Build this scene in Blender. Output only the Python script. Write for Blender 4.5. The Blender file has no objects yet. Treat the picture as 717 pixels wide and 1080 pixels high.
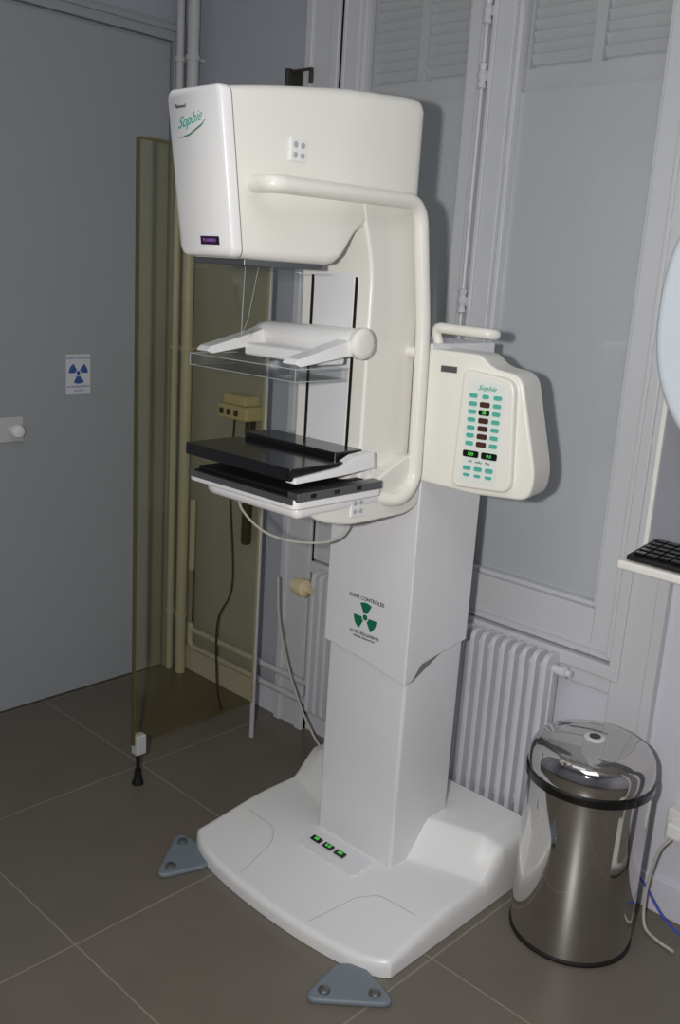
import bpy, bmesh, math, random
from mathutils import Vector, Matrix
random.seed(4)
S=bpy.context.scene
COL=S.collection
try:
    S.view_settings.view_transform='Standard'
except Exception: pass

# ------------------------------------------------------------------ materials
def lin(c):
    return tuple(((v/255)/12.92 if v/255<=0.04045 else (((v/255)+0.055)/1.055)**2.4) for v in c)+(1,)
def mat(name,rgb,rough=.5,metal=0,spec=.5,noise=.03,nscale=8,bump=0,bscale=200,coat=0,emit=0):
    m=bpy.data.materials.new(name); m.use_nodes=True
    nt=m.node_tree; b=nt.nodes["Principled BSDF"]
    c=lin(rgb)
    b.inputs["Roughness"].default_value=rough
    b.inputs["Metallic"].default_value=metal
    b.inputs["Specular IOR Level"].default_value=spec
    b.inputs["Coat Weight"].default_value=coat
    tc=nt.nodes.new("ShaderNodeTexCoord")
    n=nt.nodes.new("ShaderNodeTexNoise"); n.inputs["Scale"].default_value=nscale; n.inputs["Detail"].default_value=4
    nt.links.new(tc.outputs["Object"],n.inputs["Vector"])
    mx=nt.nodes.new("ShaderNodeMix"); mx.data_type='RGBA'
    mx.inputs[6].default_value=tuple(max(0,v*(1-noise*2)) for v in c[:3])+(1,)
    mx.inputs[7].default_value=tuple(min(1,v*(1+noise*1.5)) for v in c[:3])+(1,)
    nt.links.new(n.outputs["Fac"],mx.inputs[0]); nt.links.new(mx.outputs[2],b.inputs["Base Color"])
    if bump:
        n2=nt.nodes.new("ShaderNodeTexNoise"); n2.inputs["Scale"].default_value=bscale
        nt.links.new(tc.outputs["Object"],n2.inputs["Vector"])
        bp=nt.nodes.new("ShaderNodeBump"); bp.inputs["Strength"].default_value=bump; bp.inputs["Distance"].default_value=.002
        nt.links.new(n2.outputs["Fac"],bp.inputs["Height"]); nt.links.new(bp.outputs["Normal"],b.inputs["Normal"])
    if emit:
        nt.links.new(mx.outputs[2],b.inputs["Emission Color"]); b.inputs["Emission Strength"].default_value=emit
    return m
def clear_mat(name,tint,base=.03,graze=.5,rough=.03):
    m=bpy.data.materials.new(name); m.use_nodes=True; nt=m.node_tree
    nt.nodes.clear()
    o=nt.nodes.new("ShaderNodeOutputMaterial"); t=nt.nodes.new("ShaderNodeBsdfTransparent"); g=nt.nodes.new("ShaderNodeBsdfGlossy")
    mx=nt.nodes.new("ShaderNodeMixShader"); fr=nt.nodes.new("ShaderNodeLayerWeight"); fr.inputs[0].default_value=.5
    pw=nt.nodes.new("ShaderNodeMath"); pw.operation='POWER'; pw.inputs[1].default_value=4
    mul=nt.nodes.new("ShaderNodeMath"); mul.operation='MULTIPLY_ADD'; mul.inputs[1].default_value=graze; mul.inputs[2].default_value=base
    g.inputs["Roughness"].default_value=rough; t.inputs[0].default_value=tint+(1,)
    nt.links.new(fr.outputs["Facing"],pw.inputs[0]); nt.links.new(pw.outputs[0],mul.inputs[0]); nt.links.new(mul.outputs[0],mx.inputs[0])
    nt.links.new(t.outputs[0],mx.inputs[1]); nt.links.new(g.outputs[0],mx.inputs[2]); nt.links.new(mx.outputs[0],o.inputs[0])
    return m
M={}
M['cream']=mat("machine_white",(236,234,226),.28,coat=.3,noise=.01)
M['white']=mat("bright_white_plastic",(238,238,238),.3,coat=.2,noise=.01)
M['colw']=mat("column_white",(230,230,233),.35,coat=.2,noise=.01)
M['seam']=mat("dark_seam",(125,123,118),.6)
M['black']=mat("black_plastic",(14,14,15),.22,coat=.3)
M['blackm']=mat("black_matte",(12,12,12),.6)
M['grey']=mat("grey_metal",(128,130,132),.35,metal=.8)
M['foot']=mat("blue_grey_foot",(118,130,138),.5)
M['chrome']=mat("chrome_steel",(208,206,203),.05,metal=1,noise=.0)
M['chromeb']=mat("polished_steel",(208,206,203),.06,metal=1,noise=.02,nscale=3)
M['teal']=mat("teal_print",(40,160,145),.5)
M['tealb']=mat("teal_button",(80,175,160),.5)
M['panel']=mat("panel_white",(226,232,226),.4)
M['green']=mat("green_print",(10,115,80),.5)
M['blue']=mat("blue_print",(60,90,165),.5)
M['ink']=mat("dark_ink",(45,48,60),.6)
M['purple']=mat("purple_label",(36,18,50),.4)
M['purplet']=mat("purple_text",(150,100,180),.4)
M['brown']=mat("brown_display",(74,44,38),.3)
M['led']=mat("green_led",(90,230,90),.4,emit=.35)
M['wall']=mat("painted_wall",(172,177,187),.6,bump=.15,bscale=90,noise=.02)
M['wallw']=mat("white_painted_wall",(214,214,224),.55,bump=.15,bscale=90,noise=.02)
M['door']=mat("blue_grey_door_paint",(160,165,171),.55,bump=.1,bscale=120,noise=.02,nscale=2)
M['trim']=mat("white_gloss_trim",(206,208,212),.35,noise=.02,bump=.1,bscale=40)
M['pipe']=mat("painted_pipe",(196,198,200),.4)
M['rad']=mat("radiator_enamel",(214,214,221),.4)
M['ceil']=mat("ceiling_paint",(215,215,215),.8)
M['film']=mat("frosted_pane",(196,201,205),.3,noise=.015,nscale=2,spec=.4)
M['louver']=mat("grey_louvre",(196,199,202),.5)
M['paper']=mat("paper_sign",(215,218,226),.5)
M['signw']=mat("pale_plastic",(219,220,221),.5)
M['cable']=mat("grey_cable",(190,188,178),.5)
M['groove']=mat("groove_line",(176,178,178),.5)
M['cablek']=mat("dark_cable",(60,58,52),.5)
M['cableb']=mat("blue_cable",(50,80,190),.5)
M['valve']=mat("cream_valve",(222,208,170),.4)
M['beige']=mat("beige_box",(205,198,175),.5)
M['shelf']=mat("shelf_white",(225,224,218),.4)
M['monitor']=mat("monitor_shell",(208,218,226),.4)
M['monpan']=mat("grey_panel",(142,143,152),.3,spec=.6)
M['clear']=clear_mat("clear_acrylic",(.95,.96,.96),.05,.5)
M['glass']=clear_mat("window_glass",(.985,.985,.985),.03,.4)
M['lead']=clear_mat("amber_lead_acrylic",(.915,.89,.765),.02,.45)
M['edge']=mat("amber_edge",(92,84,50),.3)
M['rim']=mat("acrylic_edge",(170,178,180),.15)
def floor_mat():
    m=bpy.data.materials.new("floor_tiles"); m.use_nodes=True; nt=m.node_tree; b=nt.nodes["Principled BSDF"]
    tc=nt.nodes.new("ShaderNodeTexCoord"); mp=nt.nodes.new("ShaderNodeMapping"); mp.inputs["Location"].default_value=(-.08,-.43,0)
    br=nt.nodes.new("ShaderNodeTexBrick"); br.offset=0; br.squash=1
    br.inputs["Scale"].default_value=1; br.inputs["Brick Width"].default_value=.61; br.inputs["Row Height"].default_value=.61
    br.inputs["Mortar Size"].default_value=.0026; br.inputs["Mortar Smooth"].default_value=.2; br.inputs["Bias"].default_value=0
    br.inputs["Color1"].default_value=lin((116,109,98)); br.inputs["Color2"].default_value=lin((121,114,103)); br.inputs["Mortar"].default_value=lin((152,146,134))
    n=nt.nodes.new("ShaderNodeTexNoise"); n.inputs["Scale"].default_value=5; n.inputs["Detail"].default_value=8
    mx=nt.nodes.new("ShaderNodeMix"); mx.data_type='RGBA'; mx.blend_type='MULTIPLY'; mx.inputs[0].default_value=.25
    nt.links.new(tc.outputs["Object"],mp.inputs[0]); nt.links.new(mp.outputs[0],br.inputs["Vector"]); nt.links.new(tc.outputs["Object"],n.inputs["Vector"])
    nt.links.new(br.outputs["Color"],mx.inputs[6]); nt.links.new(n.outputs["Fac"],mx.inputs[7]); nt.links.new(mx.outputs[2],b.inputs["Base Color"])
    b.inputs["Roughness"].default_value=.36; b.inputs["Specular IOR Level"].default_value=.5
    bp=nt.nodes.new("ShaderNodeBump"); bp.inputs["Strength"].default_value=.3; bp.inputs["Distance"].default_value=.002; bp.invert=True
    nt.links.new(br.outputs["Fac"],bp.inputs["Height"]); nt.links.new(bp.outputs["Normal"],b.inputs["Normal"])
    return m
M['floor']=floor_mat()

# ------------------------------------------------------------------ helpers
W={}
def finish(name,bm,m,parent=None,bevel=0,segs=3,smooth=True,angle=35,label=None,kind=None,cat=None,wn=True,recalc=True):
    if recalc: bmesh.ops.recalc_face_normals(bm,faces=bm.faces[:])
    me=bpy.data.meshes.new(name); 
    vs=[v.co for v in bm.verts]
    mn=Vector((min(v.x for v in vs),min(v.y for v in vs),min(v.z for v in vs))); mxx=Vector((max(v.x for v in vs),max(v.y for v in vs),max(v.z for v in vs)))
    c=Vector(((mn.x+mxx.x)/2,(mn.y+mxx.y)/2,mn.z))
    if name=='floor': c=Vector((0,0,0))
    for v in bm.verts: v.co-=c
    bm.to_mesh(me); bm.free()
    ms=m if isinstance(m,list) else [m]
    for x in ms: me.materials.append(M[x])
    for p in me.polygons: p.use_smooth=smooth
    if smooth: me.set_sharp_from_angle(angle=math.radians(angle))
    o=bpy.data.objects.new(name,me); COL.objects.link(o)
    W[o]=c
    if parent is not None:
        o.parent=parent; o.location=c-W[parent]
    else: o.location=c
    if bevel:
        md=o.modifiers.new("bevel",'BEVEL'); md.width=bevel; md.segments=segs; md.limit_method='ANGLE'; md.angle_limit=math.radians(32)
        md.harden_normals=False
        if wn:
            me.polygons.foreach_set("use_smooth",[True]*len(me.polygons))
            for e in me.edges: e.use_edge_sharp=False
            w=o.modifiers.new("wn",'WEIGHTED_NORMAL'); w.keep_sharp=True
    if label: o["label"]=label
    if kind: o["kind"]=kind
    if cat: o["category"]=cat
    return o
def empty(name,loc,label,cat,group=None):
    o=bpy.data.objects.new(name,None); o.empty_display_size=.05; COL.objects.link(o); o.location=loc; W[o]=Vector(loc)
    o["label"]=label; o["category"]=cat
    if group: o["group"]=group
    return o
def box(bm,lo,hi,mi=0,xf=None):
    vs=[]
    for z in (lo[2],hi[2]):
        for x,y in ((lo[0],lo[1]),(hi[0],lo[1]),(hi[0],hi[1]),(lo[0],hi[1])):
            v=Vector((x,y,z)); 
            if xf: v=xf@v
            vs.append(bm.verts.new(v))
    for f in ((0,3,2,1),(4,5,6,7),(0,1,5,4),(1,2,6,5),(2,3,7,6),(3,0,4,7)):
        fc=bm.faces.new([vs[i] for i in f]); fc.material_index=mi
def bx(name,lo,hi,m,parent=None,bevel=0,xf=None,**k):
    bm=bmesh.new(); box(bm,lo,hi,0,xf); return finish(name,bm,m,parent,bevel,**k)
def extr(bm,pts,fn,a,b,mi=0):
    n=len(pts)
    A=[bm.verts.new(fn(p[0],p[1],a)) for p in pts]; B=[bm.verts.new(fn(p[0],p[1],b)) for p in pts]
    f=bm.faces.new(A); f.material_index=mi; f=bm.faces.new(B[::-1]); f.material_index=mi
    for i in range(n):
        f=bm.faces.new((A[i],B[i],B[(i+1)%n],A[(i+1)%n])); f.material_index=mi
fYZ=lambda p,q,h:Vector((h,p,q))
fXZ=lambda p,q,h:Vector((p,h,q))
fXY=lambda p,q,h:Vector((p,q,h))
def rpoly(pts,rads,seg=6):
    out=[];n=len(pts)
    if not isinstance(rads,(list,tuple)): rads=[rads]*n
    for i in range(n):
        P=Vector(pts[i]);A=Vector(pts[i-1]);B=Vector(pts[(i+1)%n]); r=rads[i]
        if r<=0: out.append(tuple(P)); continue
        u=(A-P);v=(B-P); lu,lv=u.length,v.length
        r=min(r,lu*.48,lv*.48)
        p0=P+u/lu*r;p2=P+v/lv*r
        for k in range(seg+1):
            t=k/seg; q=p0*(1-t)**2+P*2*t*(1-t)+p2*t*t; out.append((q.x,q.y))
    return out
def cyl(bm,p0,p1,r0,r1=None,seg=24,mi=0,cap=True):
    if r1 is None:r1=r0
    p0=Vector(p0);p1=Vector(p1); d=(p1-p0).normalized(); a=Vector((0,0,1)) if abs(d.z)<.9 else Vector((1,0,0))
    u=d.cross(a).normalized(); v=d.cross(u)
    A=[];B=[]
    for i in range(seg):
        t=2*math.pi*i/seg; w=u*math.cos(t)+v*math.sin(t)
        A.append(bm.verts.new(p0+w*r0));B.append(bm.verts.new(p1+w*r1))
    for i in range(seg):
        j=(i+1)%seg; f=bm.faces.new((A[i],A[j],B[j],B[i])); f.material_index=mi
    if cap:
        f=bm.faces.new(A[::-1]); f.material_index=mi; f=bm.faces.new(B); f.material_index=mi
def lathe(bm,prof,c,seg=64,mi=0,ax='z'):
    rings=[]
    for r,h in prof:
        ring=[]
        for i in range(seg):
            t=2*math.pi*i/seg
            if ax=='z': p=Vector((c[0]+r*math.cos(t),c[1]+r*math.sin(t),c[2]+h))
            elif ax=='x': p=Vector((c[0]+h,c[1]+r*math.cos(t),c[2]+r*math.sin(t)))
            else: p=Vector((c[0]+r*math.cos(t),c[1]+h,c[2]+r*math.sin(t)))
            ring.append(bm.verts.new(p))
        rings.append(ring)
    for a,b in zip(rings,rings[1:]):
        for i in range(seg):
            j=(i+1)%seg; f=bm.faces.new((a[i],a[j],b[j],b[i])); f.material_index=mi
    f=bm.faces.new(rings[0][::-1]); f.material_index=mi
    f=bm.faces.new(rings[-1]); f.material_index=mi
def smoothpts(pts,n=8):
    P=[Vector(p) for p in pts]; P=[P[0]*2-P[1]]+P+[P[-1]*2-P[-2]]; out=[]
    for i in range(1,len(P)-2):
        for k in range(n):
            t=k/n; a,b,c,d=P[i-1],P[i],P[i+1],P[i+2]
            out.append(.5*((2*b)+(-a+c)*t+(2*a-5*b+4*c-d)*t*t+(-a+3*b-3*c+d)*t**3))
    out.append(P[-2]); return out
def corner_path(pts,r,seg=8):
    P=[Vector(p) for p in pts]; out=[P[0]]
    for i in range(1,len(P)-1):
        u=P[i-1]-P[i];v=P[i+1]-P[i]; rr=min(r,u.length*.49,v.length*.49)
        a=P[i]+u.normalized()*rr;b=P[i]+v.normalized()*rr
        for k in range(seg+1):
            t=k/seg; out.append(a*(1-t)**2+P[i]*2*t*(1-t)+b*t*t)
    out.append(P[-1]); return out
def sweep(bm,pts,r,seg=14,mi=0):
    pts=[Vector(p) for p in pts]; n=len(pts); rings=[]
    T=(pts[1]-pts[0]).normalized(); a=Vector((0,0,1)) if abs(T.z)<.9 else Vector((1,0,0)); U=T.cross(a).normalized()
    for i in range(n):
        t=(pts[min(i+1,n-1)]-pts[max(i-1,0)]).normalized()
        U=(U-t*U.dot(t)).normalized(); V=t.cross(U)
        rings.append([bm.verts.new(pts[i]+(U*math.cos(2*math.pi*k/seg)+V*math.sin(2*math.pi*k/seg))*r) for k in range(seg)])
    for a,b in zip(rings,rings[1:]):
        for i in range(seg):
            j=(i+1)%seg; f=bm.faces.new((a[i],a[j],b[j],b[i])); f.material_index=mi
    f=bm.faces.new(rings[0][::-1]);f.material_index=mi; f=bm.faces.new(rings[-1]);f.material_index=mi
def frame(origin,u,v):
    u=Vector(u).normalized(); v=Vector(v); v=(v-u*v.dot(u)).normalized(); n=u.cross(v)
    m=Matrix((u,v,n)).transposed().to_4x4(); m.translation=Vector(origin); return m
def text(name,body,size,fr,m,parent,shear=0,align='CENTER',depth=.0004,bold=0):
    if not body: return
    cu=bpy.data.curves.new(name,'FONT'); cu.body=body; cu.size=size; cu.extrude=depth; cu.shear=shear; cu.align_x=align; cu.align_y='CENTER'; cu.offset=bold
    cu.resolution_u=3
    t=bpy.data.objects.new("tmp",cu); COL.objects.link(t); bpy.context.view_layer.update()
    me=bpy.data.meshes.new_from_object(t); bpy.data.objects.remove(t)
    bm=bmesh.new(); bm.from_mesh(me); 
    for v in bm.verts: v.co=fr@v.co
    bpy.data.meshes.remove(me)
    return finish(name,bm,m,parent,smooth=False,recalc=False)
def trefoil(bm,fr,R,mi=0,z=0.0006,rot=0):
    def P(r,a): return bm.verts.new(fr@Vector((r*math.cos(a),r*math.sin(a),z)))
    for k in range(3):
        a0=math.radians(-90+rot+120*k-30); inn=[];out=[]
        for i in range(9):
            a=a0+math.radians(60)*i/8; inn.append(P(R*.3,a)); out.append(P(R,a))
        for i in range(8):
            f=bm.faces.new((inn[i],out[i],out[i+1],inn[i+1])); f.material_index=mi
    c=[P(R*.2,2*math.pi*i/20) for i in range(20)]; f=bm.faces.new(c); f.material_index=mi
def sstep(a,b,x):
    t=min(1,max(0,(x-a)/(b-a))); return t*t*(3-2*t)

# ------------------------------------------------------------------ room
WX=-3.0; WY=2.25; RX=1.6; RY=-1.6; CZ=2.85
bx("floor",(WX-.1,RY-.1,-.1),(RX+.1,WY+.4,0),'floor',kind='structure')
bx("ceiling",(WX-.1,RY-.1,CZ),(RX+.1,WY+.4,CZ+.1),'ceil',kind='structure')
bx("wall_right",(RX,RY-.1,0),(RX+.1,WY+.1,CZ),'wallw',kind='structure')
bx("wall_front",(WX-.1,RY-.1,0),(RX,RY,CZ),'wallw',kind='structure')
bx("wall_left",(WX-.1,RY,0),(WX,WY+.1,CZ),'wall',kind='structure')
ox0,ox1,oz0,oz1=-2.24,-1.03,.63,2.72
bm=bmesh.new()
box(bm,(WX,WY,0),(ox0,WY+.12,CZ),0); box(bm,(ox1,WY,0),(RX,WY+.12,CZ),1); box(bm,(ox0,WY,0),(ox1,WY+.12,oz0),1); box(bm,(ox0,WY,oz1),(ox1,WY+.12,CZ),0)
finish("wall_back",bm,['wall','wallw'],smooth=False,kind='structure')
bm=bmesh.new()
box(bm,(-2.34,WY-.022,.0),(-2.20,WY+.002,CZ)); box(bm,(-2.345,WY-.03,0),(-2.315,WY,CZ)); box(bm,(-2.235,WY-.03,.0),(-2.20,WY,CZ))
finish("trim_1",bm,'trim',bevel=.004,kind='structure')
bm=bmesh.new()
box(bm,(-1.06,WY-.022,.0),(-.94,WY+.002,CZ)); box(bm,(-.965,WY-.03,0),(-.935,WY,CZ)); box(bm,(-1.065,WY-.03,.6),(-1.035,WY,CZ))
finish("trim_2",bm,'trim',bevel=.004,kind='structure')
bm=bmesh.new()
box(bm,(-2.2,WY-.03,.60),(-1.06,WY+.06,.64)); box(bm,(-2.2,WY-.018,.555),(-1.06,WY,.60))
finish("trim_3",bm,'trim',bevel=.006,kind='structure')
def casement(name,x0,x1,g0,g1):
    bm=bmesh.new(); z0,z1=.645,2.7; gz=.775
    y0,y1=WY-.012,WY+.04
    box(bm,(x0,y0,z0),(g0,y1,z1)); box(bm,(g1,y0,z0),(x1,y1,z1)); box(bm,(g0,y0,z0),(g1,y1,gz)); box(bm,(g0,y0,2.62),(g1,y1,z1))
    b=.014
    box(bm,(g0,y0+.014,gz),(g0+b,y1,2.62)); box(bm,(g1-b,y0+.014,gz),(g1,y1,2.62)); box(bm,(g0+b,y0+.014,gz),(g1-b,y1,gz+b))
    box(bm,(x0+.008,y0-.008,z0+.01),(x0+.022,y0,z1)); box(bm,(x1-.022,y0-.008,z0+.01),(x1-.008,y0,z1))
    box(bm,(x0+.022,y0-.006,z0+.02),(x1-.022,y0,z0+.035))
    w=finish(name,bm,'trim',bevel=.003,segs=2,kind='structure')
    bx("glass_pane",(g0+b,WY+.022,gz+b),(g1-b,WY+.026,2.62),'glass',w)
    bx("frosted_film",(g0+b,WY+.0275,gz+b),(g1-b,WY+.0285,2.10),'film',w)
    bm=bmesh.new()
    box(bm,(g0-.05,WY+.075,2.0),(g1+.05,WY+.085,2.69))
    cx=(g0+g1)/2
    for sx in (g0-.01,cx-.015,g1-.02): box(bm,(sx,WY+.046,2.155),(sx+.03,WY+.0745,2.69))
    box(bm,(g0-.03,WY+.044,2.0),(g1+.03,WY+.0745,2.16)); 
    z=2.175
    while z<2.64:
        for (a,b2) in ((g0+.02,cx-.015),(cx+.015,g1-.02)):
            xf=Matrix.Translation((0,WY+.062,z+.012))@Matrix.Rotation(math.radians(-60),4,'X')
            box(bm,(a,-.014,-.002),(b2,.014,.002),0,xf)
        z+=.028
    finish("louvred_shutter",bm,'louver',w,smooth=False)
    return w
casement("window_1",-2.2,-1.655,-2.13,-1.72)
casement("window_2",-1.65,-1.06,-1.575,-1.135)
e=empty("window_bolt",(-1.652,WY-.02,.66),"white painted cremone bolt rod running up the window meeting stiles","window hardware")
bm=bmesh.new(); cyl(bm,(-1.652,WY-.028,.66),(-1.652,WY-.028,2.7),.006,seg=14)
finish("rod",bm,'trim',e)
for z in (1.55,2.14,2.3,2.45):
    bm=bmesh.new(); lathe(bm,[(.006,-.035),(.013,-.03),(.009,-.015),(.015,0),(.009,.015),(.013,.03),(.006,.035)],(-1.652,WY-.028,z),20)
    box(bm,(-1.664,WY-.025,z-.012),(-1.64,WY-.010,z+.012)); finish("guide",bm,'trim',e)
bm=bmesh.new(); box(bm,(WX+.001,.55,.005),(WX+.018,2.175,2.35))
d=finish("door_1",bm,'door',bevel=.003,kind='structure')
bm=bmesh.new()
box(bm,(WX,2.183,0),(WX+.03,2.235,2.42)); box(bm,(WX,.48,2.36),(WX+.03,2.183,2.42)); box(bm,(WX,.48,0),(WX+.03,.54,2.36)); box(bm,(WX,2.205,0),(WX+.04,2.225,2.42)); box(bm,(WX,.48,2.39),(WX+.04,2.2,2.41))
finish("trim_4",bm,'door',bevel=.003,kind='structure')
k=empty("door_latch",(WX+.02,1.55,1.0),"white square plate door latch with round knob on the grey door","latch")
bm=bmesh.new(); box(bm,(WX+.019,1.50,.985),(WX+.028,1.585,1.07)); finish("plate",bm,'pipe',k,bevel=.003)
bm=bmesh.new(); lathe(bm,[(.012,0),(.012,.02),(.02,.025),(.024,.035),(.02,.045),(.008,.05)],(WX+.028,1.545,1.027),28,ax='x'); finish("knob",bm,'white',k)
g=empty("radiation_sign",(WX+.02,1.80,1.13),"small white notice with blue radiation trefoil on the grey door","sign")
bm=bmesh.new(); box(bm,(WX+.019,1.752,1.135),(WX+.0202,1.848,1.275)); finish("paper",bm,'paper',g)
bm=bmesh.new(); trefoil(bm,frame((WX+.0205,1.80,1.21),(0,1,0),(0,0,1)),.038,rot=0); finish("trefoil",bm,'blue',g,smooth=False,recalc=False)
text("sign_text","ZONE CONTROLEE",.0105,frame((WX+.0206,1.80,1.262),(0,1,0),(0,0,1)),'blue',g)
text("sign_text","ACCES REGLEMENTE",.0095,frame((WX+.0206,1.80,1.162),(0,1,0),(0,0,1)),'blue',g)
text("sign_text","DANGER",.0085,frame((WX+.0206,1.80,1.148),(0,1,0),(0,0,1)),'purplet',g)
bx("baseboard_back",(WX+.04,WY-.012,0),(-2.345,WY,.10),'wallw',bevel=.003,kind='structure')
bx("baseboard_right",(-.935,WY-.012,0),(RX,WY,.10),'wallw',bevel=.003,kind='structure')
for i,(x,y,r) in enumerate(((-2.945,2.19,.014),(-2.885,2.2,.021))):
    bm=bmesh.new(); cyl(bm,(x,y,0),(x,y,CZ),r,seg=20)
    for z in (.25,1.3,2.3): cyl(bm,(x,y,z-.008),(x,y,z+.008),r+.005,seg=20); 
    for z in (.25,1.3,2.3): cyl(bm,(x,y,z),(x,WY,z),.005,seg=10)
    finish("heating_pipe",bm,'pipe',label="white painted vertical heating pipe in the room corner",cat="pipe")
# ------------------------------------------------------------------ radiator
rad=empty("radiator",(-1.66,2.19,.0),"white multi-section steel column radiator under the window","radiator")
x=-2.115; first=None
while x<-1.205:
    if first is None:
        bm=bmesh.new()
        prof=rpoly([(2.155,.12),(2.225,.12),(2.225,.635),(2.155,.635)],[.02,.02,.03,.03],5)
        extr(bm,prof,fYZ,x-.008,x+.008)
        first=finish("radiator_section",bm,'rad',rad,bevel=.003,segs=2)
    else:
        o=first.copy(); COL.objects.link(o); o.parent=rad; o.location=Vector((x,2.19,.12))-W[rad]
    x+=.0345
bm=bmesh.new(); box(bm,(-2.12,2.185,.15),(-1.205,2.20,.60)); finish("web",bm,'rad',rad)
for z,r in ((.13,.012),(.20,.012)):
    bm=bmesh.new(); sweep(bm,corner_path([(-2.83,2.205,z+.25 if z>.15 else z+.6),(-2.83,2.205,z),(-2.16,2.205,z),(-2.16,2.205,z+(.02 if z<.15 else .33))],.03),r)
    finish("supply_pipe",bm,'pipe',rad)
bm=bmesh.new(); cyl(bm,(-2.13,2.195,.17),(-1.205,2.195,.17),.013); cyl(bm,(-2.13,2.195,.59),(-1.185,2.195,.59),.013)
finish("manifold",bm,'rad',rad)
for xx in (-2.0,-1.3):
    bm=bmesh.new(); box(bm,(xx-.012,2.17,0),(xx+.012,2.22,.125)); finish("leg",bm,'rad',rad,bevel=.003)
bm=bmesh.new(); lathe(bm,[(.008,0),(.016,.003),(.016,.02),(.01,.022),(.01,.035)],(-1.19,2.195,.59),20,ax='x'); finish("end_plug",bm,'rad',rad)
bm=bmesh.new(); lathe(bm,[(.012,0),(.012,-.02),(.026,-.025),(.031,-.03),(.031,-.06),(.024,-.065),(.024,-.085),(.008,-.09)],(-2.10,2.14,.575),28,ax='x')
finish("thermostat_valve",bm,'valve',rad,label="cream thermostatic valve head")

# ------------------------------------------------------------------ lead acrylic shield
sh=empty("radiation_shield",(-2.27,1.82,0),"tall amber tinted transparent lead acrylic screen on a rubber-tipped foot","radiation shield")
bx("screen_panel",(-2.2745,1.56,.14),(-2.2655,2.045,1.92),'lead',sh)
bx("panel_edge",(-2.276,1.553,.14),(-2.264,1.5595,1.925),'edge',sh)
bm=bmesh.new(); box(bm,(-2.278,2.0455,.002),(-2.264,2.056,1.90)); finish("post",bm,'pipe',sh,bevel=.002)
bx("top_rail",(-2.276,1.56,1.9205),(-2.264,2.045,1.927),'edge',sh)
bm=bmesh.new(); y=1.578; box(bm,(-2.286,y-.018,.105),(-2.254,y+.018,.17)); finish("bracket",bm,'pipe',sh,bevel=.004)
bm=bmesh.new(); cyl(bm,(-2.27,1.575,.03),(-2.27,1.575,.12),.006,seg=12); lathe(bm,[(.019,0),(.018,.008),(.011,.028),(.010,.05)],(-2.27,1.575,0),20); finish("rubber_foot",bm,'blackm',sh)
wd=empty("wall_controller",(-2.56,2.22,1.07),"beige wall-mounted cassette holder box with dark hanging handset","wall box")
bm=bmesh.new(); box(bm,(-2.66,2.17,1.08),(-2.50,2.25,1.13)); box(bm,(-2.64,2.18,1.13),(-2.52,2.25,1.165)); finish("housing",bm,'beige',wd,bevel=.006)
for i in range(3):
    bx("knob",(-2.64+.04*i,2.163,1.095),(-2.625+.04*i,2.17,1.115),'cablek',wd)
bm=bmesh.new(); box(bm,(-2.545,2.2,.62),(-2.515,2.235,1.08)); finish("handset",bm,'cablek',wd,bevel=.01)
bm=bmesh.new(); sweep(bm,smoothpts([(-2.62,2.22,1.08),(-2.63,2.22,.8),(-2.6,2.22,.45),(-2.62,2.17,.3),(-2.6,2.16,.06),(-2.5,2.1,.008)]),.004,10); finish("cord",bm,'cablek',wd)
def cable(pts,r,m,label):
    bm=bmesh.new(); sweep(bm,smoothpts(pts),r,10); return finish("cable",bm,m,label=label,cat="cable")
cable([(-2.225,2.1,.60),(-2.21,2.1,.45),(-2.16,2.11,.28),(-2.08,2.12,.13),(-2.0,2.13,.04),(-1.93,2.14,.008)],.004,'cable',"grey cable hanging beside the radiator to the floor")
br=empty("wall_hook",(-2.36,2.2,2.12),"dark metal angled hook bracket fixed on the window casing","hook")
bm=bmesh.new(); box(bm,(-2.395,2.185,2.165),(-2.378,2.25,2.22)); box(bm,(-2.378,2.195,2.208),(-2.285,2.207,2.216)); box(bm,(-2.297,2.195,2.17),(-2.285,2.207,2.208)); finish("bracket",bm,'cablek',br,bevel=.003)

# ------------------------------------------------------------------ mammography machine
XC=-1.53
mm=empty("mammography_machine",(XC,1.8,0),"large cream-white mammography machine with curved arm, column and wide floor base","medical machine")
XL,XR,YB=-1.90,-1.162,2.12
def yf(x):
    t=abs((x-XC)/.37); return 1.448+.045*t**2.2+.03*t**9
def ramp(a,b,x):
    t=min(1,max(0,(x-a)/(b-a))); return t*.6+.4*t*t*(3-2*t)
def zbase(x,y): 
    ax=abs(x-XC); z=.042+.035*sstep(1.45,1.80,y); ys=1.82+.32*max(0,ax-.14)
    return z+ramp(ys,ys+.085,y)*.09*(1-.2*sstep(.30,.36,ax))
offs=[0,.0015,.003,.006,.010,.015,.022,.03]
xs=[XL+o for o in offs]+[XL+.03+(XR-XL-.06)*i/60 for i in range(1,60)]+[XR-o for o in offs[::-1]]
vsn=[0,.002,.005,.009,.015,.023,.033,.045]+[.045+(1-.045)*i/80 for i in range(1,81)]
bm=bmesh.new(); grid=[]
for v in vsn:
    row=[]
    for x in xs:
        y0=yf(x); y=y0+v*(YB-y0)
        zt=zbase(x,y)
        dd=min(x-XL,XR-x,(y-y0)); e_=min(1,max(0,dd/.016)); fz=math.sqrt(max(0,1-(1-e_)**2))
        low_=.024+(zt-.077)*.9*sstep(1.8,1.95,y)
        row.append(bm.verts.new((x,y,low_+(zt-low_)*fz)))
    grid.append(row)
for a,b in zip(grid,grid[1:]):
    for i in range(len(xs)-1): bm.faces.new((a[i],a[i+1],b[i+1],b[i]))
loop=grid[0]+[r[-1] for r in grid[1:]]+grid[-1][::-1][1:]+[r[0] for r in grid[::-1]][1:-1]
low=[bm.verts.new((v.co.x,v.co.y,.002)) for v in loop]
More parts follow.
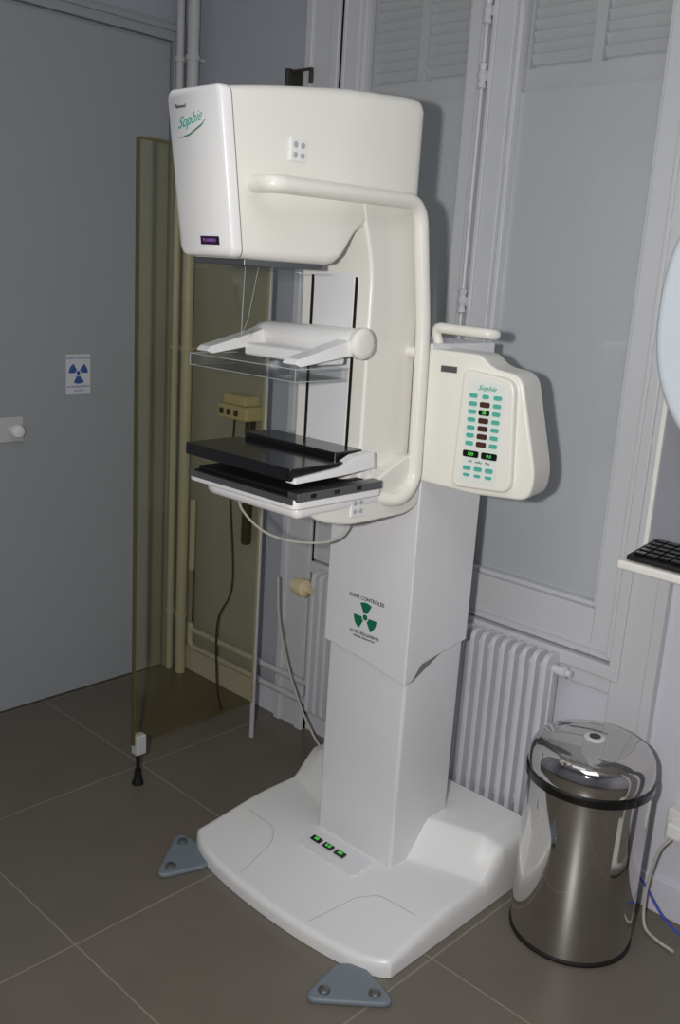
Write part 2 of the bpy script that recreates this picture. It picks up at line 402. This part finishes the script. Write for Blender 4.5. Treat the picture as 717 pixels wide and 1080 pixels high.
for i in range(len(loop)):
    j=(i+1)%len(loop); bm.faces.new((loop[i],low[i],low[j],loop[j]))
bm.faces.new(low)
base=finish("base",bm,'white',mm,angle=60)
for s in (-1,1):
    pts=[(XC+s*.13,1.48),(XC+s*.16,1.62),(XC+s*.20,1.665),(XC+s*.345,1.675)]
    P=corner_path([(p[0],p[1],0) for p in pts],.02); 
    Q=[]
    for a,b in zip(P,P[1:]):
        for t in (0,.25,.5,.75): Q.append(a.lerp(b,t))
    Q=[Vector((p.x,p.y,zbase(p.x,p.y)+.0001)) for p in Q]
    bm=bmesh.new(); sweep(bm,Q,.001,6); finish("groove",bm,'groove',base)
bm=bmesh.new()
pl=rpoly([(-1.64,1.665),(-1.425,1.665),(-1.425,1.745),(-1.64,1.745)],.015,4)
A=[bm.verts.new((p[0],p[1],zbase(*p)+.004)) for p in pl]; B=[bm.verts.new((p[0],p[1],zbase(*p)-.002)) for p in pl]
bm.faces.new(A)
for i in range(len(A)): j=(i+1)%len(A); bm.faces.new((A[i],B[i],B[j],A[j]))
finish("display_plaque",bm,'colw',base)
for i in range(3):
    cx=-1.60+.045*i
    xf=Matrix.Translation((cx,1.705,zbase(cx,1.705)+.005))@Matrix.Rotation(math.radians(7),4,'X')
    bx("display",(-.017,-.009,0),(.017,.009,.003),'black',base,xf=xf)
    text("digits",("88","8.8","88")[i],.015,Matrix.Translation((cx,1.705,zbase(cx,1.705)+.0085))@Matrix.Rotation(math.radians(7),4,'X'),'led',base)
for cx,cy,rot in ((-1.205,1.425,43),(-1.850,1.445,-53)):
    xf=Matrix.Translation((cx,cy,0))@Matrix.Rotation(math.radians(rot),4,'Z')
    tri=rpoly([(-.112,-.055),(.112,-.055),(.03,.07),(-.03,.07)],[.045,.045,.02,.02],8)
    bm=bmesh.new(); extr(bm,tri,lambda p,q,h:xf@Vector((p,q,h)),.0,.015)
    f=finish("foot",bm,'foot',mm,bevel=.006,label="blue-grey stabiliser foot")
    for sx in (-1,1):
        bm=bmesh.new(); c=xf@Vector((sx*.058,-.026,.015)); lathe(bm,[(.015,-.002),(.014,.004),(.010,.007),(.004,.008)],c,20); finish("screw_cap",bm,'grey',f)
# column -------------------------------------------------
bm=bmesh.new(); sec=rpoly([(-1.650,1.758),(-1.376,1.758),(-1.376,1.99),(-1.650,1.99)],[.010]*4,4)
extr(bm,sec,fXY,.06,.9)
col=finish("column",bm,'colw',mm,angle=30)
bm=bmesh.new()
outer=[(-1.66,1.748),(-1.52,1.748),(-1.372,1.748),(-1.372,1.775),(-1.372,1.81),(-1.372,1.90),(-1.372,2.0),(-1.66,2.0)]
zlow=[.645,.63,.605,.612,.650,.660,.672,.65]
T=[bm.verts.new((p[0],p[1],1.46)) for p in outer]; Bv=[bm.verts.new((p[0],p[1],z)) for p,z in zip(outer,zlow)]
for i in range(len(outer)):
    j=(i+1)%len(outer)
    bm.faces.new((T[i],Bv[i],Bv[j],T[j]))
bm.faces.new(T); bm.faces.new(Bv[::-1])
slv=finish("column_sleeve",bm,'colw',mm,bevel=.004,segs=3)
Ys=1.7475
bm=bmesh.new(); trefoil(bm,frame((-1.517,Ys-.0002,.747),(1,0,0),(0,0,1)),.040,rot=180); st=finish("radiation_symbol",bm,'green',slv,smooth=False,recalc=False,label="green radiation trefoil print")
text("sign_text","ZONE CONTRÔLÉE",.0138,frame((-1.517,Ys-.0005,.796),(1,0,0),(0,0,1)),'ink',slv)
text("sign_text","ACCÈS RÉGLEMENTÉ",.0110,frame((-1.517,Ys-.0005,.700),(1,0,0),(0,0,1)),'ink',slv)
text("sign_text","DANGER D'IRRADIATION",.0065,frame((-1.517,Ys-.0005,.689),(1,0,0),(0,0,1)),'ink',slv)
# C arm ---------------------------------------------------
prof=[(1.52,1.76),(1.68,1.80),(1.70,1.74),(1.73,1.5),(1.738,1.14),(1.70,1.068),(1.50,1.068),(1.44,1.09),(1.42,1.145),(1.54,1.165),(1.565,1.22),(1.565,1.62),(1.53,1.72)]
bm=bmesh.new(); extr(bm,rpoly(prof,[.01,.02,.03,.05,.07,.05,.03,.02,.02,.03,.02,.06,.03],6),fYZ,-1.625,-1.408)
arm=finish("gantry_arm",bm,'cream',mm,bevel=.014,segs=5)
bm=bmesh.new(); extr(bm,rpoly([(1.345,1.130),(1.40,1.086),(1.50,1.062),(1.70,1.062),(1.745,1.08),(1.745,1.20),(1.69,1.205),(1.60,1.165),(1.57,1.148),(1.35,1.145)],[.01,.04,.04,.03,.02,.03,.04,.04,.02,.005],6),fYZ,-1.66,-1.372)
low_h=finish("lower_housing",bm,'cream',arm,bevel=.012,segs=5)
for xx in (-1.588,-1.452):
    bx("guide_slot",(xx-.004,1.5635,1.2),(xx+.004,1.5655,1.68),'blackm',arm)
bx("slide_plate",(-1.581,1.5625,1.2),(-1.46,1.5645,1.68),'colw',arm)
# head ---------------------------------------------------
def rrect(hw,z0,z1,r,n=7,xc=XC):
    pts=[]
    cx=[(hw-r,z1-r,0),(-(hw-r),z1-r,90),(-(hw-r),z0+r,180),(hw-r,z0+r,270)]
    for a,b,s in cx:
        for k in range(n+1):
            t=math.radians(s+90*k/n); pts.append((xc+a+r*math.cos(t),b+r*math.sin(t)))
    return pts
def shear_y(y,z):
    wgt=1-sstep(1.22,1.45,y)
    return y+.042*(1-(z-1.625)/.30)*wgt
def xcen(y): return -1.52-.010*sstep(1.2,1.5,y)
def loft(secs,name,m,parent,angle=40):
    bm=bmesh.new(); rings=[]
    for y,hw,z0,z1,r in secs: rings.append([bm.verts.new((p[0],shear_y(y,p[1]),p[1])) for p in rrect(hw,z0,z1,r,xc=xcen(y))])
    for a,b in zip(rings,rings[1:]):
        n=len(a)
        for i in range(n): j=(i+1)%n; bm.faces.new((a[i],a[j],b[j],b[i]))
    bm.faces.new(rings[0]); bm.faces.new(rings[-1][::-1])
    return finish(name,bm,m,parent,angle=angle)
head=loft([(1.183,.082,1.619,1.922,.018),(1.23,.087,1.618,1.930,.019),(1.30,.093,1.618,1.941,.02),(1.38,.102,1.618,1.952,.022),(1.44,.110,1.618,1.960,.022),(1.462,.113,1.622,1.962,.022),(1.478,.115,1.635,1.964,.022),(1.492,.117,1.658,1.965,.022),(1.508,.118,1.680,1.966,.022),(1.53,.120,1.698,1.968,.022),(1.58,.122,1.710,1.971,.022),(1.64,.124,1.716,1.976,.022),(1.677,.124,1.722,1.977,.022),(1.690,.123,1.727,1.975,.022),(1.699,.119,1.735,1.969,.022),(1.703,.112,1.743,1.960,.022)],"tube_head",'cream',mm,angle=50)
cover=loft([(1.181,.0825,1.620,1.923,.018),(1.166,.082,1.620,1.922,.018),(1.161,.080,1.622,1.920,.017),(1.158,.077,1.626,1.916,.015)],"front_cover",'white',head,angle=50)
bm=bmesh.new()
s0=[bm.verts.new((p[0],shear_y(1.1808,p[1]),p[1])) for p in rrect(.0826,1.6195,1.9233,.018,xc=-1.52)]; s1=[bm.verts.new((p[0],shear_y(1.183,p[1]),p[1])) for p in rrect(.0826,1.6195,1.9233,.018,xc=-1.52)]
for i in range(len(s0)): j=(i+1)%len(s0); bm.faces.new((s0[i],s0[j],s1[j],s1[i]))
finish("seam",bm,'seam',head)
slope=-.042/.30
def FC(x,z,off=.0006,ud=0): 
    return frame((x,shear_y(1.158,z)-off,z),(1,-0.0,ud),(0,slope,1))
text("logo_text","Planmed",.0100,FC(-1.562,1.890),'ink',head,shear=.2)
text("logo_text","Sophie",.027,FC(-1.538,1.865,.0006,.18),'teal',head,shear=.75)
P=[(-1.580,1.834),(-1.54,1.841),(-1.500,1.857),(-1.484,1.868),(-1.500,1.854),(-1.54,1.838)]
bm=bmesh.new(); bm.faces.new([bm.verts.new((p[0],shear_y(1.158,p[1])-.0008,p[1])) for p in P]); finish("logo_stroke",bm,'green',head,smooth=False)
xf=FC(-1.503,1.650,.0)
bx("name_label",(-.028,-.008,0),(.028,.008,.0012),'purple',head,xf=xf)
text("label_text","PLANMED",.009,FC(-1.503,1.650,.0016),'purplet',head)
def screwplate(par,y,z,x):
    bx("screw_plate",(x-.004,y-.021,z-.021),(x+.0015,y+.021,z+.021),'white',par,bevel=.001)
    for a in (-1,1):
        for b in (-1,1):
            bm=bmesh.new(); lathe(bm,[(.006,-.001),(.0055,.0015),(.003,.0022)],(x+.0012,y+a*.0095,z+b*.0095),14,ax='x'); finish("screw",bm,'groove',par)
screwplate(head,1.345,1.83,-1.4245)
screwplate(arm,1.525,1.103,-1.3705)
bx("collimator_plate",(XC-.07,1.235,1.607),(XC+.085,1.45,1.619),'grey',head,bevel=.002)
bm=bmesh.new()
ga=[(-1.50,1.285,1.605),(-1.46,1.285,1.605),(-1.475,1.275,1.50),(-1.49,1.272,1.47)]; gb=[(-1.50,1.245,1.605),(-1.50,1.285,1.605),(-1.49,1.272,1.47)]
bm.faces.new([bm.verts.new(p) for p in ga]); bm.faces.new([bm.verts.new(p) for p in gb])
bmesh.ops.remove_doubles(bm,verts=bm.verts[:],dist=1e-4); finish("face_guard",bm,'clear',head,smooth=False,label="clear plastic face guard")
bm=bmesh.new(); sweep(bm,[ga[0],ga[3]],.0007,8); sweep(bm,[ga[1],ga[2],ga[3]],.0005,8); finish("guard_edge",bm,'rim',head)
bx("guard_plate",(XC-.10,1.235,1.598),(XC+.11,1.45,1.601),'clear',head)
bm=bmesh.new()
P=corner_path([(-1.425,1.235,1.757),(-1.372,1.235,1.757),(-1.372,1.665,1.763),(-1.372,1.708,1.5),(-1.368,1.715,1.135),(-1.362,1.655,1.10),(-1.385,1.60,1.115)],.05,10)
sweep(bm,P,.0165,18); finish("grab_handle",bm,'cream',arm,angle=70)
bm=bmesh.new(); cyl(bm,(-1.42,1.71,1.44),(-1.365,1.71,1.44),.012); finish("handle_mount",bm,'cream',arm)
# compression paddle ---------------------------------------
def subempty(name,loc):
    o=bpy.data.objects.new(name,None); COL.objects.link(o); o.parent=mm; W[o]=Vector(loc); o.location=Vector(loc)-W[mm]; return o
pd=subempty("compression_paddle",(XC,1.5,1.4))
zP=1.462
bm=bmesh.new(); lathe(bm,[(.014,-.30),(.022,-.29),(.026,-.26),(.029,-.12),(.031,0),(.031,.025),(.028,.032)],(-1.395,1.50,zP),28,ax='x'); finish("pivot_barrel",bm,'white',pd)
bm=bmesh.new(); lathe(bm,[(.032,0),(.034,.005),(.033,.014),(.028,.019),(.018,.021)],(-1.375,1.50,zP),32,ax='x'); finish("pivot_knob",bm,'cream',pd)
for x0,x1 in ((-1.412,-1.372),(-1.690,-1.652)):
    bm=bmesh.new(); extr(bm,rpoly([(1.50,zP+.018),(1.46,zP+.003),(1.325,1.432),(1.315,1.422),(1.33,1.4165),(1.50,zP-.022)],[.004,.01,.003,.003,.003,.004],4),fYZ,x0,x1)
    finish("support_arm",bm,'white',pd,bevel=.002)
bx("mount_block",(-1.60,1.49,1.44),(-1.45,1.575,1.485),'white',pd,bevel=.012,segs=4)
bx("paddle_clamp",(-1.652,1.42,1.413),(-1.412,1.50,1.440),'white',pd,bevel=.006)
bm=bmesh.new()
x0,x1,y0,y1,z0,z1=-1.705,-1.366,1.31,1.445,1.388,1.413; t=.003
box(bm,(x0,y0,z0),(x1,y1,z0+t)); box(bm,(x0,y0,z0+t),(x1,y0+t,z1)); box(bm,(x0,y0+t,z0+t),(x0+t,y1,z1)); box(bm,(x1-t,y0+t,z0+t),(x1,y1,z1)); box(bm,(x0+t,y1-t,z0+t),(x1-t,y1,z1+.002))
finish("paddle_tray",bm,'clear',pd,smooth=False,label="clear acrylic paddle tray")
bm=bmesh.new()
for (a,b) in (((x0,y0),(x1,y0)),((x0,y0),(x0,y1)),((x1,y0),(x1,y1))):
    cyl(bm,(a[0],a[1],z1),(b[0],b[1],z1),.0010,seg=8); cyl(bm,(a[0],a[1],z0),(b[0],b[1],z0),.0008,seg=8)
for xx in (x0,x1): cyl(bm,(xx,y0,z0),(xx,y0,z1),.0008,seg=8)
finish("tray_rim",bm,'rim',pd)
# support table ---------------------------------------
bt=subempty("support_table",(XC,1.45,1.1))
bm=bmesh.new(); extr(bm,rpoly([(-1.71,1.315),(-1.355,1.315),(-1.355,1.585),(-1.71,1.585)],[.02,.02,.01,.01],6),fXY,1.124,1.146)
finish("bucky_shell",bm,'white',bt,bevel=.005,segs=4)
bm=bmesh.new(); extr(bm,rpoly([(-1.69,1.335),(-1.368,1.335),(-1.370,1.62),(-1.67,1.62)],[.05,.02,.02,.02],6),fXY,1.098,1.13); finish("shell_underside",bm,'white',bt,bevel=.014,segs=4)
bx("cassette_surface",(-1.70,1.325,1.146),(-1.385,1.565,1.150),'blackm',bt,bevel=.001)
bx("side_rail",(-1.384,1.322,1.141),(-1.353,1.585,1.160),'grey',bt,bevel=.002,label="grey metal side rail")
bx("front_strip",(-1.705,1.3115,1.136),(-1.36,1.3155,1.150),'grey',bt)
for i in range(3): bx("rail_mark",(-1.3535,1.36+.07*i,1.147),(-1.3525,1.375+.07*i,1.156),'black',bt)
bm=bmesh.new(); extr(bm,rpoly([(-1.72,1.31),(-1.366,1.31),(-1.366,1.47),(-1.72,1.47)],[.012,.012,.01,.01],5),fXY,1.184,1.211)
finish("magnification_plate",bm,'black',bt,bevel=.003,label="glossy black support plate")
bm=bmesh.new(); extr(bm,rpoly([(-1.70,1.47),(-1.395,1.47),(-1.395,1.56),(-1.70,1.56)],[.01]*4,5),fXY,1.20,1.226); finish("rear_plate",bm,'black',bt,bevel=.004)
bm=bmesh.new(); extr(bm,rpoly([(1.315,1.180),(1.32,1.192),(1.45,1.202),(1.50,1.222),(1.555,1.226),(1.56,1.19),(1.47,1.184)],[.004]*7,4),fYZ,-1.385,-1.358); finish("plate_bracket",bm,'white',bt,bevel=.003)
bm=bmesh.new(); extr(bm,rpoly([(1.40,1.16),(1.40,1.186),(1.57,1.20),(1.57,1.15)],.005,3),fYZ,-1.70,-1.675); finish("plate_bracket",bm,'white',bt,bevel=.004)
bx("rear_block",(-1.70,1.56,1.15),(-1.40,1.60,1.205),'white',bt,bevel=.008)
bx("inner_tray",(-1.69,1.33,1.150),(-1.39,1.56,1.160),'blackm',bt,bevel=.002)
bm=bmesh.new(); sweep(bm,smoothpts([(-1.66,1.42,1.10),(-1.67,1.45,1.04),(-1.64,1.50,.985),(-1.58,1.56,.965),(-1.52,1.63,.98),(-1.50,1.68,1.066)]),.003,10); finish("hanging_cable",bm,'cable',mm)
# control box ---------------------------------------------
cb=subempty("control_box",(-1.235,1.82,1.1))
CX=Matrix.Translation((-1.250,1.77,.022))@Matrix.Rotation(math.radians(12),4,'Z')
out=rpoly([(-.14,1.428),(.0,1.425),(.03,1.398),(.102,1.388),(.156,1.17),(.148,1.112),(.01,1.105),(-.14,1.115)],[.01,.015,.02,.03,.05,.03,.02,.01],6)
bm=bmesh.new(); extr(bm,out,lambda p,q,h:CX@Vector((p,h,q)),0,.11); finish("housing",bm,'cream',cb,bevel=.014,segs=4)
tier=rpoly([(-.032,1.392),(.094,1.378),(.110,1.125),(-.038,1.12)],[.02,.03,.03,.02],6)
bm=bmesh.new(); extr(bm,tier,lambda p,q,h:CX@Vector((p,h,q)),-.018,.02); finish("front_tier",bm,'cream',cb,bevel=.007,segs=4)
def F(u,z,dy=0): return CX@frame((u,-.0195-dy,z),(1,0,0),(0,0,1))
pan=rpoly([(-.012,1.372),(.074,1.366),(.071,1.135),(-.018,1.138)],.006,3)
bm=bmesh.new(); extr(bm,pan,lambda p,q,h:CX@Vector((p,h,q)),-.0192,-.017); finish("keypad_panel",bm,'panel',cb,smooth=False)
text("logo_text","Sophie",.016,F(.03,1.354,.001),'teal',cb,shear=.5)
def btn(u,z,w=.0095,h=.0048,m='tealb',name="button"):
    bm=bmesh.new(); extr(bm,rpoly([(u-w,z-h),(u+w,z-h),(u+w,z+h),(u-w,z+h)],.004,3),lambda p,q,hh:CX@Vector((p,hh,q)),-.0215,-.019); return finish(name,bm,m,cb,smooth=False)
def disp(u,z,w,h,s,sz=.010,m='black'):
    btn(u,z,w,h,m,"display"); text("digits",s,sz,F(u,z,.0025),'led',cb)
rows=[1.335,1.317,1.299,1.281,1.263,1.245,1.227]
for i,z in enumerate(rows):
    btn(.0,z); btn(.058,z)
    if i==0: btn(.029,z,.008)
    elif i==2: disp(.029,z,.013,.006,"28")
    else: disp(.029,z,.012,.006,"",.01,'brown')
disp(.006,1.203,.019,.0075,"120"); disp(.051,1.203,.019,.0075,"0.0")
text("panel_text","kV   mAs   Mo",.009,F(.028,1.186,.0005),'ink',cb)
for u in (.0,.027,.054): btn(u,1.170,.0095,.005)
for u in (.0,.027,.054): btn(u,1.154,.008,.0035)
bx("type_plate",(-.095,-.002,1.378),(-.055,.001,1.392),'grey',cb,xf=CX)
bm=bmesh.new(); P=corner_path([CX@Vector((-.13,.06,1.42)),CX@Vector((-.145,.05,1.474)),CX@Vector((-.0,.03,1.470)),CX@Vector((.012,.05,1.468)),CX@Vector((-.01,.075,1.468))],.02,6); sweep(bm,P,.012,14)
finish("box_handle",bm,'cream',cb,angle=70)

# ------------------------------------------------------------------ waste bin
bc=(-.974,2.012,0)
wb=empty("waste_bin",bc,"polished stainless steel cylindrical waste bin with domed lid and black bands","waste bin")
bm=bmesh.new(); lathe(bm,[(.150,.008),(.152,.016),(.152,.435)],bc,96); finish("bin_body",bm,'chromeb',wb,angle=50)
bm=bmesh.new(); lathe(bm,[(.150,0),(.1545,.002),(.1545,.008),(.152,.010)],bc,96); finish("base_ring",bm,'blackm',wb)
bm=bmesh.new(); lathe(bm,[(.150,.432),(.157,.434),(.157,.452),(.152,.456)],bc,96); finish("band",bm,'black',wb)
bm=bmesh.new(); lathe(bm,[(.152,.455),(.153,.46),(.153,.478),(.150,.498),(.142,.514),(.125,.526),(.09,.533),(.04,.537),(.01,.538)],bc,96); finish("lid",bm,'chrome',wb,angle=60)
bm=bmesh.new(); lathe(bm,[(.026,.0),(.026,.004),(.02,.006)],(bc[0],bc[1],.535),32); lid=finish("sensor_window",bm,'signw',wb)
bm=bmesh.new(); lathe(bm,[(.014,.0),(.014,.002)],(bc[0],bc[1],.541),20); finish("sensor_eye",bm,'black',wb)

# ------------------------------------------------------------------ workstation at right
wk=empty("workstation_stand",(-.5,2.0,0),"white pedestal workstation with keyboard shelf and pale rounded monitor","workstation")
bx("shelf",(-.878,1.80,1.038),(-.25,2.20,1.058),'shelf',wk,bevel=.006)
bx("pedestal",(-.50,2.0,.04),(-.34,2.12,1.04),'shelf',wk,bevel=.01)
bx("floor_plate",(-.52,1.93,0),(-.2,2.2,.04),'shelf',wk,bevel=.012)
bm=bmesh.new(); box(bm,(-.893,1.965,1.058),(-.30,1.985,1.40)); finish("backboard",bm,'monpan',wk,bevel=.006)
bm=bmesh.new(); box(bm,(-.899,1.958,1.058),(-.888,1.992,1.40)); finish("backboard_edge",bm,'shelf',wk,bevel=.002)
bm=bmesh.new(); extr(bm,[( -.668+.235*math.cos(t),1.575+.31*math.copysign(abs(math.sin(t))**.9,math.sin(t))) for t in [2*math.pi*i/72 for i in range(72)]],fXZ,1.87,1.96)
finish("monitor_shell",bm,'monitor',wk,bevel=.02,segs=4)
bx("screen",(-.79,1.864,1.42),(-.52,1.869,1.66),'black',wk)
kb=empty("keyboard",(-.66,1.88,1.058),"black computer keyboard on the white shelf","keyboard")
bm=bmesh.new(); extr(bm,rpoly([(1.81,1.060),(1.81,1.070),(1.945,1.085),(1.945,1.060)],.003,3),fYZ,-.862,-.42); finish("keyboard_body",bm,'blackm',kb,bevel=.003)
key=None
for r in range(5):
    for c in range(16):
        x=-.852+c*.0265; y=1.82+r*.0235; z=1.0715+.0023*r+.0008
        if key is None:
            bm=bmesh.new(); box(bm,(x,y,z),(x+.022,y+.019,z+.006)); key=finish("key",bm,'black',kb,bevel=.0015,segs=2); k0=(x,y,z)
        else:
            o=key.copy(); COL.objects.link(o); o.parent=kb; o.location=key.location+Vector((x-k0[0],y-k0[1],z-k0[2]))
so=empty("power_socket",(-.80,2.23,.2),"white surface-mounted power socket low on the wall","socket")
bx("socket_box",(-.845,2.205,.24),(-.765,2.25,.33),'shelf',so,bevel=.006)
bx("plug",(-.83,2.175,.265),(-.79,2.206,.305),'white',so,bevel=.006)
cable([(-.81,2.172,.27),(-.835,2.165,.22),(-.85,2.165,.10),(-.835,2.15,.015),(-.79,2.13,.006),(-.74,2.12,.006)],.004,'cable',"grey power cable looping from the socket to the floor")
cable([(-1.0,2.205,.16),(-.93,2.205,.14),(-.87,2.20,.09),(-.80,2.19,.03),(-.72,2.18,.006)],.003,'cableb',"blue network cable trailing along the wall to the floor")

# ------------------------------------------------------------------ camera
th=math.radians(14); ro=math.radians(3.6); psi=math.radians(43)
dv=Vector((-math.sin(psi),math.cos(psi),0)); R0=Vector((math.cos(psi),math.sin(psi),0))
Fw=dv*math.cos(th)-Vector((0,0,1))*math.sin(th); U0=R0.cross(Fw)
Rc=R0*math.cos(ro)+U0*math.sin(ro); Uc=-R0*math.sin(ro)+U0*math.cos(ro)
mt=Matrix((Rc,Uc,-Fw)).transposed().to_4x4(); mt.translation=(0,0,1.6)
cam=bpy.data.cameras.new("camera"); co=bpy.data.objects.new("camera",cam); COL.objects.link(co); co.matrix_world=mt
cam.sensor_fit='VERTICAL'; cam.sensor_height=24; cam.lens=24*1000/1080; cam.clip_start=.02
S.camera=co
# ------------------------------------------------------------------ lights
def area(name,loc,target,size,power,color):
    l=bpy.data.lights.new(name,'AREA'); l.size=size; l.energy=power; l.color=color
    o=bpy.data.objects.new(name,l); COL.objects.link(o); o.location=loc
    o.rotation_euler=(Vector(target)-Vector(loc)).to_track_quat('-Z','Y').to_euler(); return o
fl=Vector((0,0,1.6))-R0*.18+Vector((0,0,.02))
area("camera_flash",fl,(-1.1,1.8,.95),.05,30,(1,.975,.94))
area("ambient_fill",(-.2,.4,2.8),(-.4,.6,0),1.2,9,(.9,.95,1))  # added cool fill for the room's ambient light, no fixture modelled
area("ambient_fill",(-1.2,1.0,2.82),(-1.3,1.4,0),.8,1.5,(.9,.95,1))  # second, weaker fill added above the machine, not a real fitting
w=bpy.data.worlds.new("world"); S.world=w; w.use_nodes=True
w.node_tree.nodes["Background"].inputs[0].default_value=(.5,.6,.75,1); w.node_tree.nodes["Background"].inputs[1].default_value=.3
